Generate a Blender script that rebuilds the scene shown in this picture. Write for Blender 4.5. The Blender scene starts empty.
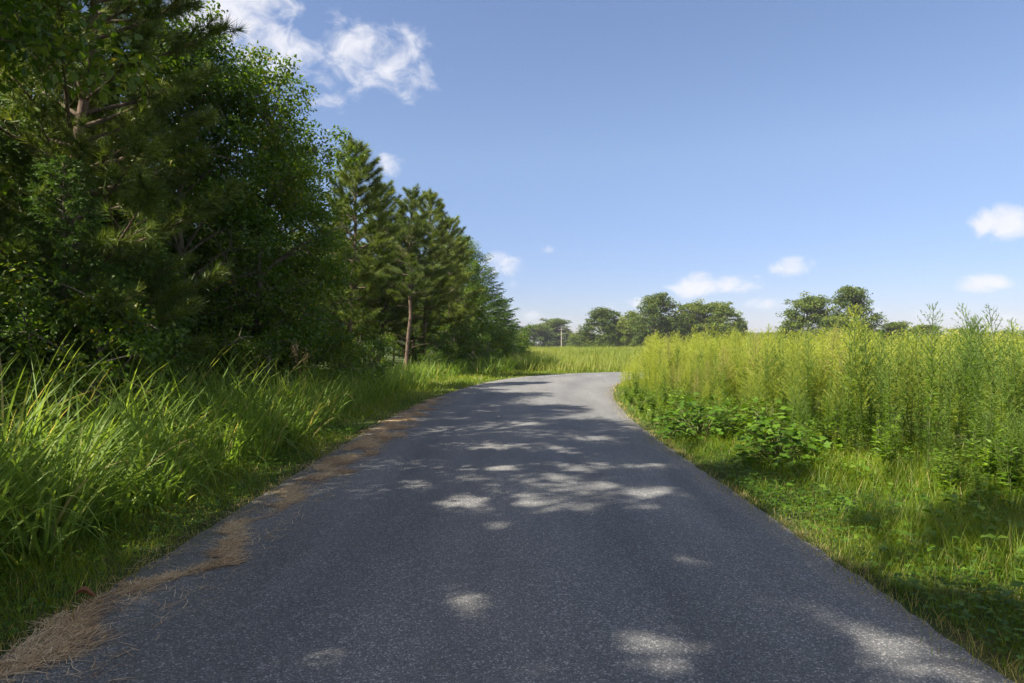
import bpy, math, random
import numpy as np
from mathutils import Vector

random.seed(7)
rng = np.random.default_rng(7)
C = bpy.context.scene
COL = C.collection
R = math.radians

# ------------------------------------------------------------------ camera
cam_d = bpy.data.cameras.new('camera')
cam = bpy.data.objects.new('camera', cam_d)
COL.objects.link(cam)
cam_d.lens = 24.0
cam_d.sensor_width = 36.0
cam_d.clip_start = 0.05
cam_d.clip_end = 8000
cam.location = (0, 0, 1.6)
cam.rotation_euler = (R(90.0 - 0.1), 0, 0)
C.camera = cam
FPX = 683.0
HOR = 340.0

# ------------------------------------------------------------------ light
SUN_ELEV = 48.0
SUN_AZ = 240.0        # compass bearing of the sun, clockwise from +Y (270 = from -X)
world = bpy.data.worlds.new('World')
C.world = world
world.use_nodes = True
SKY_STRENGTH = 0.105
SUN_STRENGTH = 5.0
sun_d = bpy.data.lights.new('sun', 'SUN')
sun_d.energy = SUN_STRENGTH
sun_d.angle = R(0.53)
sun_d.color = (1.0, 0.93, 0.79)
sun = bpy.data.objects.new('sun', sun_d)
COL.objects.link(sun)
sv = Vector((math.sin(R(SUN_AZ)) * math.cos(R(SUN_ELEV)), math.cos(R(SUN_AZ)) * math.cos(R(SUN_ELEV)), math.sin(R(SUN_ELEV))))
sun.rotation_euler = sv.to_track_quat('Z', 'Y').to_euler()
C.view_settings.view_transform = 'Standard'
C.view_settings.look = 'None'
C.view_settings.gamma = 1.0
C.view_settings.exposure = 1.45
C.view_settings.use_curve_mapping = False
C.cycles.max_bounces = 8
C.cycles.diffuse_bounces = 3
C.cycles.transmission_bounces = 4
C.cycles.use_denoising = True
C.cycles.use_adaptive_sampling = True
C.cycles.adaptive_threshold = 0.02


def ramp(N, stops, interp='LINEAR'):
    r = N('ShaderNodeValToRGB')
    cr = r.color_ramp
    cr.interpolation = interp
    while len(cr.elements) < len(stops):
        cr.elements.new(0.5)
    for e, (p, c) in zip(cr.elements, stops):
        e.position = p
        e.color = (*c, 1)
    return r


def pxdir(px, py):
    """azimuth and elevation of a direction seen in the picture"""
    x, z = (px - 512) / FPX, (HOR - py) / FPX
    return math.atan2(x, 1.0), math.atan2(z, math.hypot(1.0, x))


def build_sky():
    nt = world.node_tree
    nt.nodes.clear()
    N, L = nt.nodes.new, nt.links.new
    out = N('ShaderNodeOutputWorld')
    bg = N('ShaderNodeBackground')
    bg.inputs['Strength'].default_value = SKY_STRENGTH
    sky = N('ShaderNodeTexSky')
    sky.sky_type = 'NISHITA'
    sky.sun_disc = False
    sky.sun_elevation = R(SUN_ELEV)
    sky.sun_rotation = R(SUN_AZ)
    sky.altitude = 100
    sky.air_density = 1.0
    sky.dust_density = 0.35
    sky.ozone_density = 3.0
    tc = N('ShaderNodeTexCoord')
    sep = N('ShaderNodeSeparateXYZ')
    L(tc.outputs['Generated'], sep.inputs[0])

    def math_(op, a, b=None, c=None, clamp=False):
        n = N('ShaderNodeMath')
        n.operation = op
        n.use_clamp = clamp
        for i, v in enumerate((a, b, c)):
            if v is None:
                continue
            if isinstance(v, (int, float)):
                n.inputs[i].default_value = v
            else:
                L(v, n.inputs[i])
        return n.outputs[0]
    az = math_('ARCTAN2', sep.outputs[0], sep.outputs[1])
    el = math_('ARCSINE', sep.outputs[2])
    comb = N('ShaderNodeCombineXYZ')
    L(az, comb.inputs[0])
    L(el, comb.inputs[1])
    # px, py, half width px, half height px, density
    clouds = [
        (215, 15, 75, 50, 1.35), (270, 50, 56, 44, 1.2), (255, 5, 60, 26, 1.1), (375, 58, 85, 54, .95), (345, 30, 40, 26, .6), (405, 95, 30, 18, .6),
        (328, 103, 30, 14, .75), (392, 168, 22, 16, .85), (386, 160, 14, 9, .7),
        (503, 264, 30, 17, .9), (548, 249, 9, 6, .75), (513, 284, 9, 7, .5),
        (535, 315, 20, 9, .9), (606, 306, 16, 6, .55), (640, 303, 20, 12, .85),
        (692, 287, 36, 15, 1.15), (738, 284, 34, 13, 1.0), (700, 281, 20, 14, .8), (763, 303, 36, 8, .6),
        (794, 267, 30, 14, 1.0), (1002, 221, 42, 24, 1.2), (985, 219, 24, 15, .8),
        (985, 283, 44, 12, 1.1), (940, 316, 42, 12, .75), (1005, 320, 46, 12, .7), (870, 312, 26, 7, .45), (1120, 240, 90, 40, 1.0), (100, -60, 120, 50, .9),
    ]
    mask = None
    for px, py, w, h, k in clouds:
        a0, e0 = pxdir(px, py)
        a1, _ = pxdir(px + w, py)
        _, e1 = pxdir(px, py - h)
        da = math_('MULTIPLY', math_('SUBTRACT', az, a0), 1 / (a1 - a0))
        de = math_('MULTIPLY', math_('SUBTRACT', el, e0), 1 / abs(e1 - e0))
        d2 = math_('ADD', math_('MULTIPLY', da, da), math_('MULTIPLY', de, de))
        m = math_('MULTIPLY', math_('SUBTRACT', 1.0, d2, clamp=True), k)
        mask = m if mask is None else math_('MAXIMUM', mask, m)
    mp = N('ShaderNodeMapping')
    mp.inputs['Scale'].default_value = (1.0, 1.35, 1.0)
    L(comb.outputs[0], mp.inputs[0])
    no = N('ShaderNodeTexNoise')
    no.inputs['Scale'].default_value = 24.0
    no.inputs['Detail'].default_value = 9.0
    no.inputs['Roughness'].default_value = 0.60
    no.inputs['Distortion'].default_value = 0.5
    L(mp.outputs[0], no.inputs['Vector'])
    dens = math_('ADD', math_('MULTIPLY', mask, 0.95), math_('MULTIPLY', math_('SUBTRACT', no.outputs['Fac'], 0.55), 2.5))
    gate = math_('MULTIPLY', mask, 3.0, clamp=True)
    mr = N('ShaderNodeMapRange')
    mr.interpolation_type = 'SMOOTHSTEP'
    mr.inputs['From Min'].default_value = 0.12
    mr.inputs['From Max'].default_value = 1.25
    L(dens, mr.inputs['Value'])
    fac = math_('MULTIPLY', math_('MULTIPLY', mr.outputs[0], gate), 0.92)
    # the air near the horizon is hazier and dimmer than the clear-air model gives
    hz = N('ShaderNodeMapRange')
    hz.interpolation_type = 'SMOOTHSTEP'
    hz.inputs['From Min'].default_value = R(-2)
    hz.inputs['From Max'].default_value = R(34)
    L(el, hz.inputs['Value'])
    hr = ramp(N, [(0, (.36, .355, .48)), (.12, (.42, .405, .50)), (.45, (.625, .565, .575)), (.8, (.655, .595, .61)), (1, (.67, .61, .62))])
    L(hz.outputs[0], hr.inputs[0])
    hm = N('ShaderNodeMix')
    hm.data_type = 'RGBA'
    hm.blend_type = 'MULTIPLY'
    hm.inputs['Factor'].default_value = 1
    L(sky.outputs[0], hm.inputs['A'])
    L(hr.outputs[0], hm.inputs['B'])
    # unseen cloud cover added overhead and behind to brighten the shade
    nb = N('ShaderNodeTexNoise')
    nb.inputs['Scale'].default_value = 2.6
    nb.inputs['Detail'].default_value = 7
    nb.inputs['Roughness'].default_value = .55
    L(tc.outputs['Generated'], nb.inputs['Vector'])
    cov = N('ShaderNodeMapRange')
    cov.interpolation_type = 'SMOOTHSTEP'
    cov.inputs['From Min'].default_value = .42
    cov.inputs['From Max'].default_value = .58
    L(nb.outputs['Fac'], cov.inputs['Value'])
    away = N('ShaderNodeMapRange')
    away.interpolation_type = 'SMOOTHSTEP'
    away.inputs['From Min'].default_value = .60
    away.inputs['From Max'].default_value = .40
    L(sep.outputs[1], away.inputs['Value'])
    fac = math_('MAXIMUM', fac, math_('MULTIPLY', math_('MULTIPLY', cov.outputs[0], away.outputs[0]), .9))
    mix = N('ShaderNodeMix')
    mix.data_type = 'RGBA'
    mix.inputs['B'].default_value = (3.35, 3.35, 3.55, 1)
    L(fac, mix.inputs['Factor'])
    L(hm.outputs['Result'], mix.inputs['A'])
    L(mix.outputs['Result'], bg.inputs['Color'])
    L(bg.outputs[0], out.inputs[0])


build_sky()

# ------------------------------------------------------------------ helpers


class MB:
    """collects vertices and faces as numpy arrays; build() links them as ONE mesh object"""

    def __init__(self):
        self.v, self.f, self.t, self.n = [], [], [], 0

    def add(self, v, f, tint=0.5):
        v = np.asarray(v, float).reshape(-1, 3)
        f = np.asarray(f, int)
        if len(v) == 0 or len(f) == 0:
            return
        t = np.full(len(v), tint) if np.isscalar(tint) else np.asarray(tint, float)
        self.v.append(v)
        self.f.append(f + self.n)
        self.t.append(t)
        self.n += len(v)

    def arrays(self):
        return np.concatenate(self.v), list(self.f), np.concatenate(self.t)

    def add_copies(self, src, pos, rot, scale, dt=None):
        """merge transformed copies of another MB"""
        V, F, T = src.arrays()
        n = len(pos)
        c, s = np.cos(rot), np.sin(rot)
        sc = np.broadcast_to(np.asarray(scale, float).reshape(n, -1), (n, 3))
        vv = V[None, :, :] * sc[:, None, :]
        x = vv[..., 0] * c[:, None] - vv[..., 1] * s[:, None]
        y = vv[..., 0] * s[:, None] + vv[..., 1] * c[:, None]
        out = np.stack([x + pos[:, None, 0], y + pos[:, None, 1], vv[..., 2] + pos[:, None, 2]], -1)
        t = np.broadcast_to(T[None], (n, len(T)))
        if dt is not None:
            t = np.clip(t + dt[:, None], 0, 1)
        for k, f in enumerate(F):
            ff = (f[None] + (np.arange(n) * len(V))[:, None, None]).reshape(-1, f.shape[1])
            self.f.append(ff + self.n)
        self.v.append(out.reshape(-1, 3))
        self.t.append(t.reshape(-1))
        self.n += n * len(V)

    def mesh(self, name, mat, smooth=False):
        V, F, T = self.arrays()
        me = bpy.data.meshes.new(name)
        loops = np.concatenate([f.reshape(-1) for f in F])
        tot = np.concatenate([np.full(len(f), f.shape[1]) for f in F])
        start = np.concatenate([[0], np.cumsum(tot)[:-1]])
        me.vertices.add(len(V))
        me.vertices.foreach_set('co', V.astype(np.float32).ravel())
        me.loops.add(len(loops))
        me.loops.foreach_set('vertex_index', loops.astype(np.int32))
        me.polygons.add(len(tot))
        me.polygons.foreach_set('loop_start', start.astype(np.int32))
        at = me.attributes.new('tint', 'FLOAT', 'POINT')
        at.data.foreach_set('value', T.astype(np.float32))
        me.update(calc_edges=True)
        if smooth:
            me.polygons.foreach_set('use_smooth', np.ones(len(tot), bool))
        me.materials.append(mat)
        return me

    def build(self, name, mat, parent=None, smooth=False):
        o = bpy.data.objects.new(name, self.mesh(name, mat, smooth))
        COL.objects.link(o)
        if parent:
            o.parent = parent
        return o


def tag(o, label=None, cat=None, group=None, kind=None):
    if label:
        o['label'] = label
    if cat:
        o['category'] = cat
    if group:
        o['group'] = group
    if kind:
        o['kind'] = kind
    return o


def empty(name, loc=(0, 0, 0)):
    e = bpy.data.objects.new(name, None)
    e.empty_display_size = .2
    e.location = loc
    COL.objects.link(e)
    return e


def copy_tree(root):
    r = root.copy()
    COL.objects.link(r)
    for ch in root.children:
        c = ch.copy()
        COL.objects.link(c)
        c.parent = r
    return r


def unit(v):
    return v / np.maximum(np.linalg.norm(v, axis=-1, keepdims=True), 1e-9)


def tube(mb, path, radii, sides=6, tint=0.5):
    path = np.asarray(path, float)
    n = len(path)
    radii = np.broadcast_to(np.asarray(radii, float), (n,))
    d = unit(np.gradient(path, axis=0))
    ref = np.array([0.0, 0, 1.0]) if abs(d[0][2]) < 0.8 else np.array([1.0, 0, 0])
    a = unit(np.cross(d, ref))
    b = np.cross(d, a)
    ang = np.arange(sides) * 2 * np.pi / sides
    v = path[:, None] + radii[:, None, None] * (np.cos(ang)[None, :, None] * a[:, None] + np.sin(ang)[None, :, None] * b[:, None])
    i = np.arange(n - 1)[:, None] * sides
    j = np.arange(sides)[None]
    j2 = (j + 1) % sides
    f = np.stack([i + j, i + j2, i + sides + j2, i + sides + j], -1).reshape(-1, 4)
    mb.add(v.reshape(-1, 3), f, tint)


def blades(mb, base, length, az, lean, bend, width, segs, tint, twist=None, taper=1.6):
    """grass blades: strips that arch over along their azimuth"""
    n = len(base)
    if n == 0:
        return
    t = np.linspace(0, 1, segs + 1)
    th = lean[:, None] + bend[:, None] * t[None] ** 1.3
    step = length[:, None] / segs
    thm = (th[:, :-1] + th[:, 1:]) / 2
    hor = np.concatenate([np.zeros((n, 1)), np.cumsum(np.sin(thm) * step, 1)], 1)
    ver = np.concatenate([np.zeros((n, 1)), np.cumsum(np.cos(thm) * step, 1)], 1)
    ca, sa = np.cos(az)[:, None], np.sin(az)[:, None]
    P = np.stack([base[:, None, 0] + hor * ca, base[:, None, 1] + hor * sa, base[:, None, 2] + ver], -1)
    tw = np.zeros(n) if twist is None else twist
    w = width[:, None] * np.maximum(1 - t[None] ** taper, 0.02) * np.minimum(1, 0.55 + t[None] * 3) / 2
    sx, sy = -np.sin(az + tw)[:, None], np.cos(az + tw)[:, None]
    S = np.stack([w * sx, w * sy, np.zeros_like(w)], -1)
    v = np.stack([P - S, P + S], 2).reshape(n, -1, 3)
    i = np.arange(segs) * 2
    f0 = np.stack([i, i + 1, i + 3, i + 2], -1)
    f = (f0[None] + (np.arange(n) * (segs + 1) * 2)[:, None, None]).reshape(-1, 4)
    mb.add(v.reshape(-1, 3), f, np.repeat(tint, (segs + 1) * 2))


def leaves(mb, pos, axis, normal, length, width, tint, fold=0.18):
    """folded diamond leaves"""
    n = len(pos)
    if n == 0:
        return
    axis = unit(axis)
    side = unit(np.cross(axis, normal))
    nor = np.cross(side, axis)
    L = np.broadcast_to(length, (n,))[:, None]
    W = np.broadcast_to(width, (n,))[:, None]
    p0 = pos
    p1 = pos + axis * L * 0.42 + side * W / 2 + nor * W * fold
    p2 = pos + axis * L - nor * L * 0.10
    p3 = pos + axis * L * 0.42 - side * W / 2 + nor * W * fold
    v = np.stack([p0, p1, p2, p3], 1)
    k = (np.arange(n) * 4)[:, None]
    f = np.concatenate([k + np.array([[0, 1, 2]]), k + np.array([[0, 2, 3]])])
    mb.add(v.reshape(-1, 3), f, np.repeat(np.broadcast_to(tint, (n,)), 4))


def needles(mb, pos, axis, length, width, tint):
    """single-triangle needles"""
    n = len(pos)
    axis = unit(axis)
    side = unit(np.cross(axis, rng.normal(size=(n, 3))))
    L = np.broadcast_to(length, (n,))[:, None]
    W = np.broadcast_to(width, (n,))[:, None]
    v = np.stack([pos - side * W / 2, pos + side * W / 2, pos + axis * L], 1)
    f = np.arange(n * 3).reshape(-1, 3)
    mb.add(v.reshape(-1, 3), f, np.repeat(np.broadcast_to(tint, (n,)), 3))


# ------------------------------------------------------------------ materials
def mat_new(name):
    m = bpy.data.materials.new(name)
    m.use_nodes = True
    nt = m.node_tree
    nt.nodes.clear()
    return m, nt, nt.nodes.new, nt.links.new


def leaf_mat(name, stops, trans=0.35, rough=0.5, spec=0.35, objvar=0.25, tcol=(1.5, 1.45, 0.7)):
    m, nt, N, L = mat_new(name)
    out = N('ShaderNodeOutputMaterial')
    at = N('ShaderNodeAttribute')
    at.attribute_name = 'tint'
    oi = N('ShaderNodeObjectInfo')
    r = ramp(N, stops)
    L(at.outputs['Fac'], r.inputs[0])
    hsv = N('ShaderNodeHueSaturation')
    hsv.inputs['Saturation'].default_value = 1.12
    mr = N('ShaderNodeMapRange')
    mr.inputs['To Min'].default_value = 1 - objvar
    mr.inputs['To Max'].default_value = 1 + objvar
    L(oi.outputs['Random'], mr.inputs['Value'])
    L(mr.outputs[0], hsv.inputs['Value'])
    mh = N('ShaderNodeMapRange')
    mh.inputs['To Min'].default_value = 0.51
    mh.inputs['To Max'].default_value = 0.49
    L(oi.outputs['Random'], mh.inputs['Value'])
    L(mh.outputs[0], hsv.inputs['Hue'])
    L(r.outputs[0], hsv.inputs['Color'])
    p = N('ShaderNodeBsdfPrincipled')
    p.inputs['Roughness'].default_value = rough
    p.inputs['Specular IOR Level'].default_value = spec
    L(hsv.outputs[0], p.inputs['Base Color'])
    tr = N('ShaderNodeBsdfTranslucent')
    mul = N('ShaderNodeMix')
    mul.data_type = 'RGBA'
    mul.blend_type = 'MULTIPLY'
    mul.inputs['Factor'].default_value = 1
    mul.inputs['B'].default_value = (*tcol, 1)
    L(hsv.outputs[0], mul.inputs['A'])
    L(mul.outputs['Result'], tr.inputs['Color'])
    mx = N('ShaderNodeMixShader')
    mx.inputs[0].default_value = trans
    L(p.outputs[0], mx.inputs[1])
    L(tr.outputs[0], mx.inputs[2])
    L(mx.outputs[0], out.inputs[0])
    return m


def bark_mat(name, c1, c2, scale=14, squash=0.25):
    m, nt, N, L = mat_new(name)
    out = N('ShaderNodeOutputMaterial')
    tc = N('ShaderNodeTexCoord')
    mp = N('ShaderNodeMapping')
    mp.inputs['Scale'].default_value = (1, 1, squash)
    L(tc.outputs['Object'], mp.inputs[0])
    n = N('ShaderNodeTexNoise')
    n.inputs['Scale'].default_value = scale
    n.inputs['Detail'].default_value = 6
    n.inputs['Roughness'].default_value = .7
    L(mp.outputs[0], n.inputs['Vector'])
    r = ramp(N, [(.35, c1), (.65, c2)])
    L(n.outputs['Fac'], r.inputs[0])
    p = N('ShaderNodeBsdfPrincipled')
    p.inputs['Roughness'].default_value = .9
    p.inputs['Specular IOR Level'].default_value = .2
    L(r.outputs[0], p.inputs['Base Color'])
    b = N('ShaderNodeBump')
    b.inputs['Strength'].default_value = .8
    b.inputs['Distance'].default_value = .03
    L(n.outputs['Fac'], b.inputs['Height'])
    L(b.outputs[0], p.inputs['Normal'])
    L(p.outputs[0], out.inputs[0])
    return m


M_pine = leaf_mat('pine_needles', [(0, (.060, .092, .024)), (.5, (.130, .170, .044)), (.85, (.20, .235, .060)), (1, (.24, .25, .08))], trans=.34, rough=.45, objvar=.25)
M_cedar = leaf_mat('cedar_scales', [(0, (.040, .080, .022)), (.6, (.080, .140, .034)), (1, (.14, .19, .040))], trans=.32, rough=.5)
M_leaf = leaf_mat('tree_leaves', [(0, (.038, .080, .016)), (.55, (.080, .135, .024)), (.9, (.145, .190, .036)), (1, (.24, .22, .05))], trans=.46, rough=.42)
M_far = leaf_mat('far_tree_leaves', [(0, (.050, .088, .018)), (.6, (.112, .148, .030)), (1, (.19, .185, .050))], trans=.30, rough=.6, objvar=.28)
M_grass = leaf_mat('verge_grass_blades', [(0, (.060, .110, .016)), (.5, (.130, .190, .026)), (.85, (.21, .245, .042)), (1, (.36, .30, .13))], trans=.44, rough=.5)
M_tall = leaf_mat('tall_grass_blades', [(0, (.075, .135, .032)), (.5, (.150, .225, .057)), (.9, (.24, .305, .088)), (1, (.36, .31, .15))], trans=.46, rough=.52, spec=.22)
M_weed = leaf_mat('weed_leaves', [(0, (.065, .125, .026)), (.5, (.125, .200, .040)), (1, (.21, .275, .060))], trans=.42, rough=.5, objvar=.22)
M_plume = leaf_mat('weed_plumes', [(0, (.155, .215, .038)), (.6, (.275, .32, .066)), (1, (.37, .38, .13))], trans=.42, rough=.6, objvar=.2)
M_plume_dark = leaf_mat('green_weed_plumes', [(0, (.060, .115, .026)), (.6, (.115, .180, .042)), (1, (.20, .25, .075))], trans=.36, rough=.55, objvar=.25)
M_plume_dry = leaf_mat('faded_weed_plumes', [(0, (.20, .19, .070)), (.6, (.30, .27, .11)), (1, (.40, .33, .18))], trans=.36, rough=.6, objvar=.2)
M_stem = leaf_mat('weed_stems', [(0, (.07, .10, .03)), (1, (.13, .14, .06))], trans=.05, rough=.6)
M_field = leaf_mat('field_grass', [(0, (.12, .17, .035)), (.45, (.20, .24, .055)), (.8, (.28, .28, .085)), (1, (.36, .29, .14))], trans=.35, rough=.6)
M_bush = leaf_mat('bush_leaves', [(0, (.045, .095, .016)), (.6, (.085, .155, .026)), (1, (.16, .24, .045))], trans=.38, rough=.55, spec=.25)
M_clover = leaf_mat('clover_leaves', [(0, (.055, .11, .016)), (.6, (.11, .185, .028)), (1, (.19, .26, .05))], trans=.35, rough=.5)
M_straw = leaf_mat('pine_straw_needles', [(0, (.20, .12, .065)), (.5, (.54, .395, .24)), (1, (.76, .63, .44))], trans=.05, rough=.7, spec=.2, objvar=0)
M_dead = leaf_mat('dead_leaf', [(0, (.11, .055, .03)), (1, (.19, .095, .05))], trans=.1, rough=.7)
M_bark_pine = bark_mat('pine_bark', (.05, .036, .027), (.19, .135, .10), 18, .3)
M_bark = bark_mat('grey_bark', (.06, .05, .04), (.22, .19, .15), 16, .25)
M_pole = bark_mat('weathered_pole_wood', (.24, .21, .18), (.42, .38, .33), 10, .1)


def asphalt():
    m, nt, N, L = mat_new('asphalt')
    out = N('ShaderNodeOutputMaterial')
    tc = N('ShaderNodeTexCoord')
    co = tc.outputs['Object']
    v1 = N('ShaderNodeTexVoronoi')
    v1.inputs['Scale'].default_value = 105
    L(co, v1.inputs['Vector'])
    v2 = N('ShaderNodeTexVoronoi')
    v2.inputs['Scale'].default_value = 205
    L(co, v2.inputs['Vector'])
    bw = N('ShaderNodeRGBToBW')
    L(v1.outputs['Color'], bw.inputs[0])
    bw2 = N('ShaderNodeRGBToBW')
    L(v2.outputs['Color'], bw2.inputs[0])
    r1 = ramp(N, [(0, (.050, .051, .053)), (.45, (.085, .086, .089)), (.66, (.120, .120, .121)), (.76, (.20, .195, .19)), (.86, (.46, .44, .41))])
    L(bw.outputs[0], r1.inputs[0])
    r2 = ramp(N, [(0, (.050, .051, .054)), (.5, (.10, .101, .104)), (.8, (.20, .197, .19)), (.9, (.42, .41, .39))])
    L(bw2.outputs[0], r2.inputs[0])
    mx = N('ShaderNodeMix')
    mx.data_type = 'RGBA'
    mx.inputs['Factor'].default_value = .5
    L(r1.outputs[0], mx.inputs['A'])
    L(r2.outputs[0], mx.inputs['B'])
    # wide worn patches, and two lengthwise wheel tracks
    n = N('ShaderNodeTexNoise')
    n.inputs['Scale'].default_value = .9
    n.inputs['Detail'].default_value = 5
    n.inputs['Roughness'].default_value = .6
    mp = N('ShaderNodeMapping')
    mp.inputs['Scale'].default_value = (1.6, .25, 1)
    L(co, mp.inputs[0])
    L(mp.outputs[0], n.inputs['Vector'])
    r3 = ramp(N, [(.3, (.80, .80, .80)), (.7, (1.22, 1.22, 1.22))])
    L(n.outputs['Fac'], r3.inputs[0])
    mu = N('ShaderNodeMix')
    mu.data_type = 'RGBA'
    mu.blend_type = 'MULTIPLY'
    mu.inputs['Factor'].default_value = 1
    L(mx.outputs['Result'], mu.inputs['A'])
    L(r3.outputs[0], mu.inputs['B'])
    # wheel tracks polished a little darker, sandy dust gathered at the two edges
    at = N('ShaderNodeAttribute')
    at.attribute_name = 'tint'
    wn = N('ShaderNodeTexNoise')
    wn.inputs['Scale'].default_value = 1.7
    wn.inputs['Detail'].default_value = 6
    L(co, wn.inputs['Vector'])
    lat = N('ShaderNodeMath')
    lat.operation = 'MULTIPLY_ADD'
    lat.inputs[1].default_value = .09
    L(wn.outputs['Fac'], lat.inputs[0])
    L(at.outputs['Fac'], lat.inputs[2])
    tr = ramp(N, [(.05, (1.25, 1.16, 1.04)), (.08, (1.04, 1.03, 1.0)), (.25, (1.0, 1.0, 1.0)), (.33, (.86, .86, .87)), (.42, (1.02, 1.01, 1.0)), (.55, (1.10, 1.08, 1.05)), (.68, (1.0, 1.0, 1.0)), (.76, (.87, .87, .88)), (.84, (1.02, 1.02, 1.01)), (1.04, (1.02, 1.02, 1.01)), (1.075, (1.18, 1.12, 1.03))])
    for e in tr.color_ramp.elements:
        e.position = e.position / 1.1
    sc = N('ShaderNodeMath')
    sc.operation = 'DIVIDE'
    sc.inputs[1].default_value = 1.1
    L(lat.outputs[0], sc.inputs[0])
    L(sc.outputs[0], tr.inputs[0])
    mt = N('ShaderNodeMix')
    mt.data_type = 'RGBA'
    mt.blend_type = 'MULTIPLY'
    mt.inputs['Factor'].default_value = 1
    L(mu.outputs['Result'], mt.inputs['A'])
    L(tr.outputs[0], mt.inputs['B'])
    # old oil spots
    sp = N('ShaderNodeTexNoise')
    sp.inputs['Scale'].default_value = 2.3
    sp.inputs['Detail'].default_value = 3
    L(co, sp.inputs['Vector'])
    so = ramp(N, [(.70, (1, 1, 1)), (.76, (.72, .72, .73))])
    L(sp.outputs['Fac'], so.inputs[0])
    mo = N('ShaderNodeMix')
    mo.data_type = 'RGBA'
    mo.blend_type = 'MULTIPLY'
    mo.inputs['Factor'].default_value = 1
    L(mt.outputs['Result'], mo.inputs['A'])
    L(so.outputs[0], mo.inputs['B'])
    p = N('ShaderNodeBsdfPrincipled')
    p.inputs['Roughness'].default_value = .72
    p.inputs['Specular IOR Level'].default_value = .35
    L(mo.outputs['Result'], p.inputs['Base Color'])
    b = N('ShaderNodeBump')
    b.inputs['Strength'].default_value = .55
    b.inputs['Distance'].default_value = .006
    L(v1.outputs['Distance'], b.inputs['Height'])
    L(b.outputs[0], p.inputs['Normal'])
    L(p.outputs[0], out.inputs[0])
    return m


def soil():
    m, nt, N, L = mat_new('grassy_soil')
    out = N('ShaderNodeOutputMaterial')
    tc = N('ShaderNodeTexCoord')
    n = N('ShaderNodeTexNoise')
    n.inputs['Scale'].default_value = 1.3
    n.inputs['Detail'].default_value = 8
    n.inputs['Roughness'].default_value = .65
    L(tc.outputs['Object'], n.inputs['Vector'])
    n2 = N('ShaderNodeTexNoise')
    n2.inputs['Scale'].default_value = 30
    n2.inputs['Detail'].default_value = 6
    L(tc.outputs['Object'], n2.inputs['Vector'])
    r = ramp(N, [(.3, (.035, .055, .016)), (.5, (.060, .085, .024)), (.7, (.115, .10, .045))])
    L(n.outputs['Fac'], r.inputs[0])
    r2 = ramp(N, [(.3, (.6, .6, .6)), (.7, (1.3, 1.3, 1.3))])
    L(n2.outputs['Fac'], r2.inputs[0])
    mu = N('ShaderNodeMix')
    mu.data_type = 'RGBA'
    mu.blend_type = 'MULTIPLY'
    mu.inputs['Factor'].default_value = 1
    L(r.outputs[0], mu.inputs['A'])
    L(r2.outputs[0], mu.inputs['B'])
    p = N('ShaderNodeBsdfPrincipled')
    p.inputs['Roughness'].default_value = .95
    p.inputs['Specular IOR Level'].default_value = .1
    L(mu.outputs['Result'], p.inputs['Base Color'])
    b = N('ShaderNodeBump')
    b.inputs['Distance'].default_value = .05
    L(n2.outputs['Fac'], b.inputs['Height'])
    L(b.outputs[0], p.inputs['Normal'])
    L(p.outputs[0], out.inputs[0])
    return m


# ------------------------------------------------------------------ ground and road
def catmull(pts, per=16):
    pts = np.asarray(pts, float)
    P = np.vstack([2 * pts[0] - pts[1], pts, 2 * pts[-1] - pts[-2]])
    out = []
    t = np.linspace(0, 1, per, endpoint=False)[:, None]
    for i in range(1, len(P) - 2):
        a, b, c, d = P[i - 1], P[i], P[i + 1], P[i + 2]
        out.append(.5 * ((2 * b) + (-a + c) * t + (2 * a - 5 * b + 4 * c - d) * t ** 2 + (-a + 3 * b - 3 * c + d) * t ** 3))
    return np.vstack(out + [pts[-1:]])


ROAD = catmull([(-.12, -30), (-.12, -12), (-.12, -2), (-.12, 2), (-.12, 4), (-.12, 6), (-.12, 9), (-.10, 11.5), (-.03, 14), (.18, 17), (.48, 20), (1.45, 25.3), (3.2, 29.6), (6.6, 32.2), (12, 33.5), (22, 34.4), (45, 36), (90, 40)])
HALF = 2.46
_seg_d = unit(np.gradient(ROAD, axis=0))


def road_frame(x, y):
    """signed offset from the road's edge (positive outside) and which side (-1 left, +1 right)"""
    d = np.empty(len(x))
    s = np.empty(len(x))
    for i in range(0, len(x), 4000):
        p = np.stack([x[i:i + 4000], y[i:i + 4000]], -1)
        q = p[:, None] - ROAD[None]
        dd = (q ** 2).sum(-1)
        k = dd.argmin(1)
        qq = q[np.arange(len(p)), k]
        t = _seg_d[k]
        lat = qq[:, 0] * t[:, 1] - qq[:, 1] * t[:, 0]
        d[i:i + 4000] = np.abs(lat) - HALF
        s[i:i + 4000] = np.sign(lat)
    return d, s


def gz(x, y):
    """ground height: level near the road, sinking gently far away"""
    r = np.hypot(x, y)
    return -np.clip((r - 90) / 160, 0, 1) ** 2 * 3.0


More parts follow.
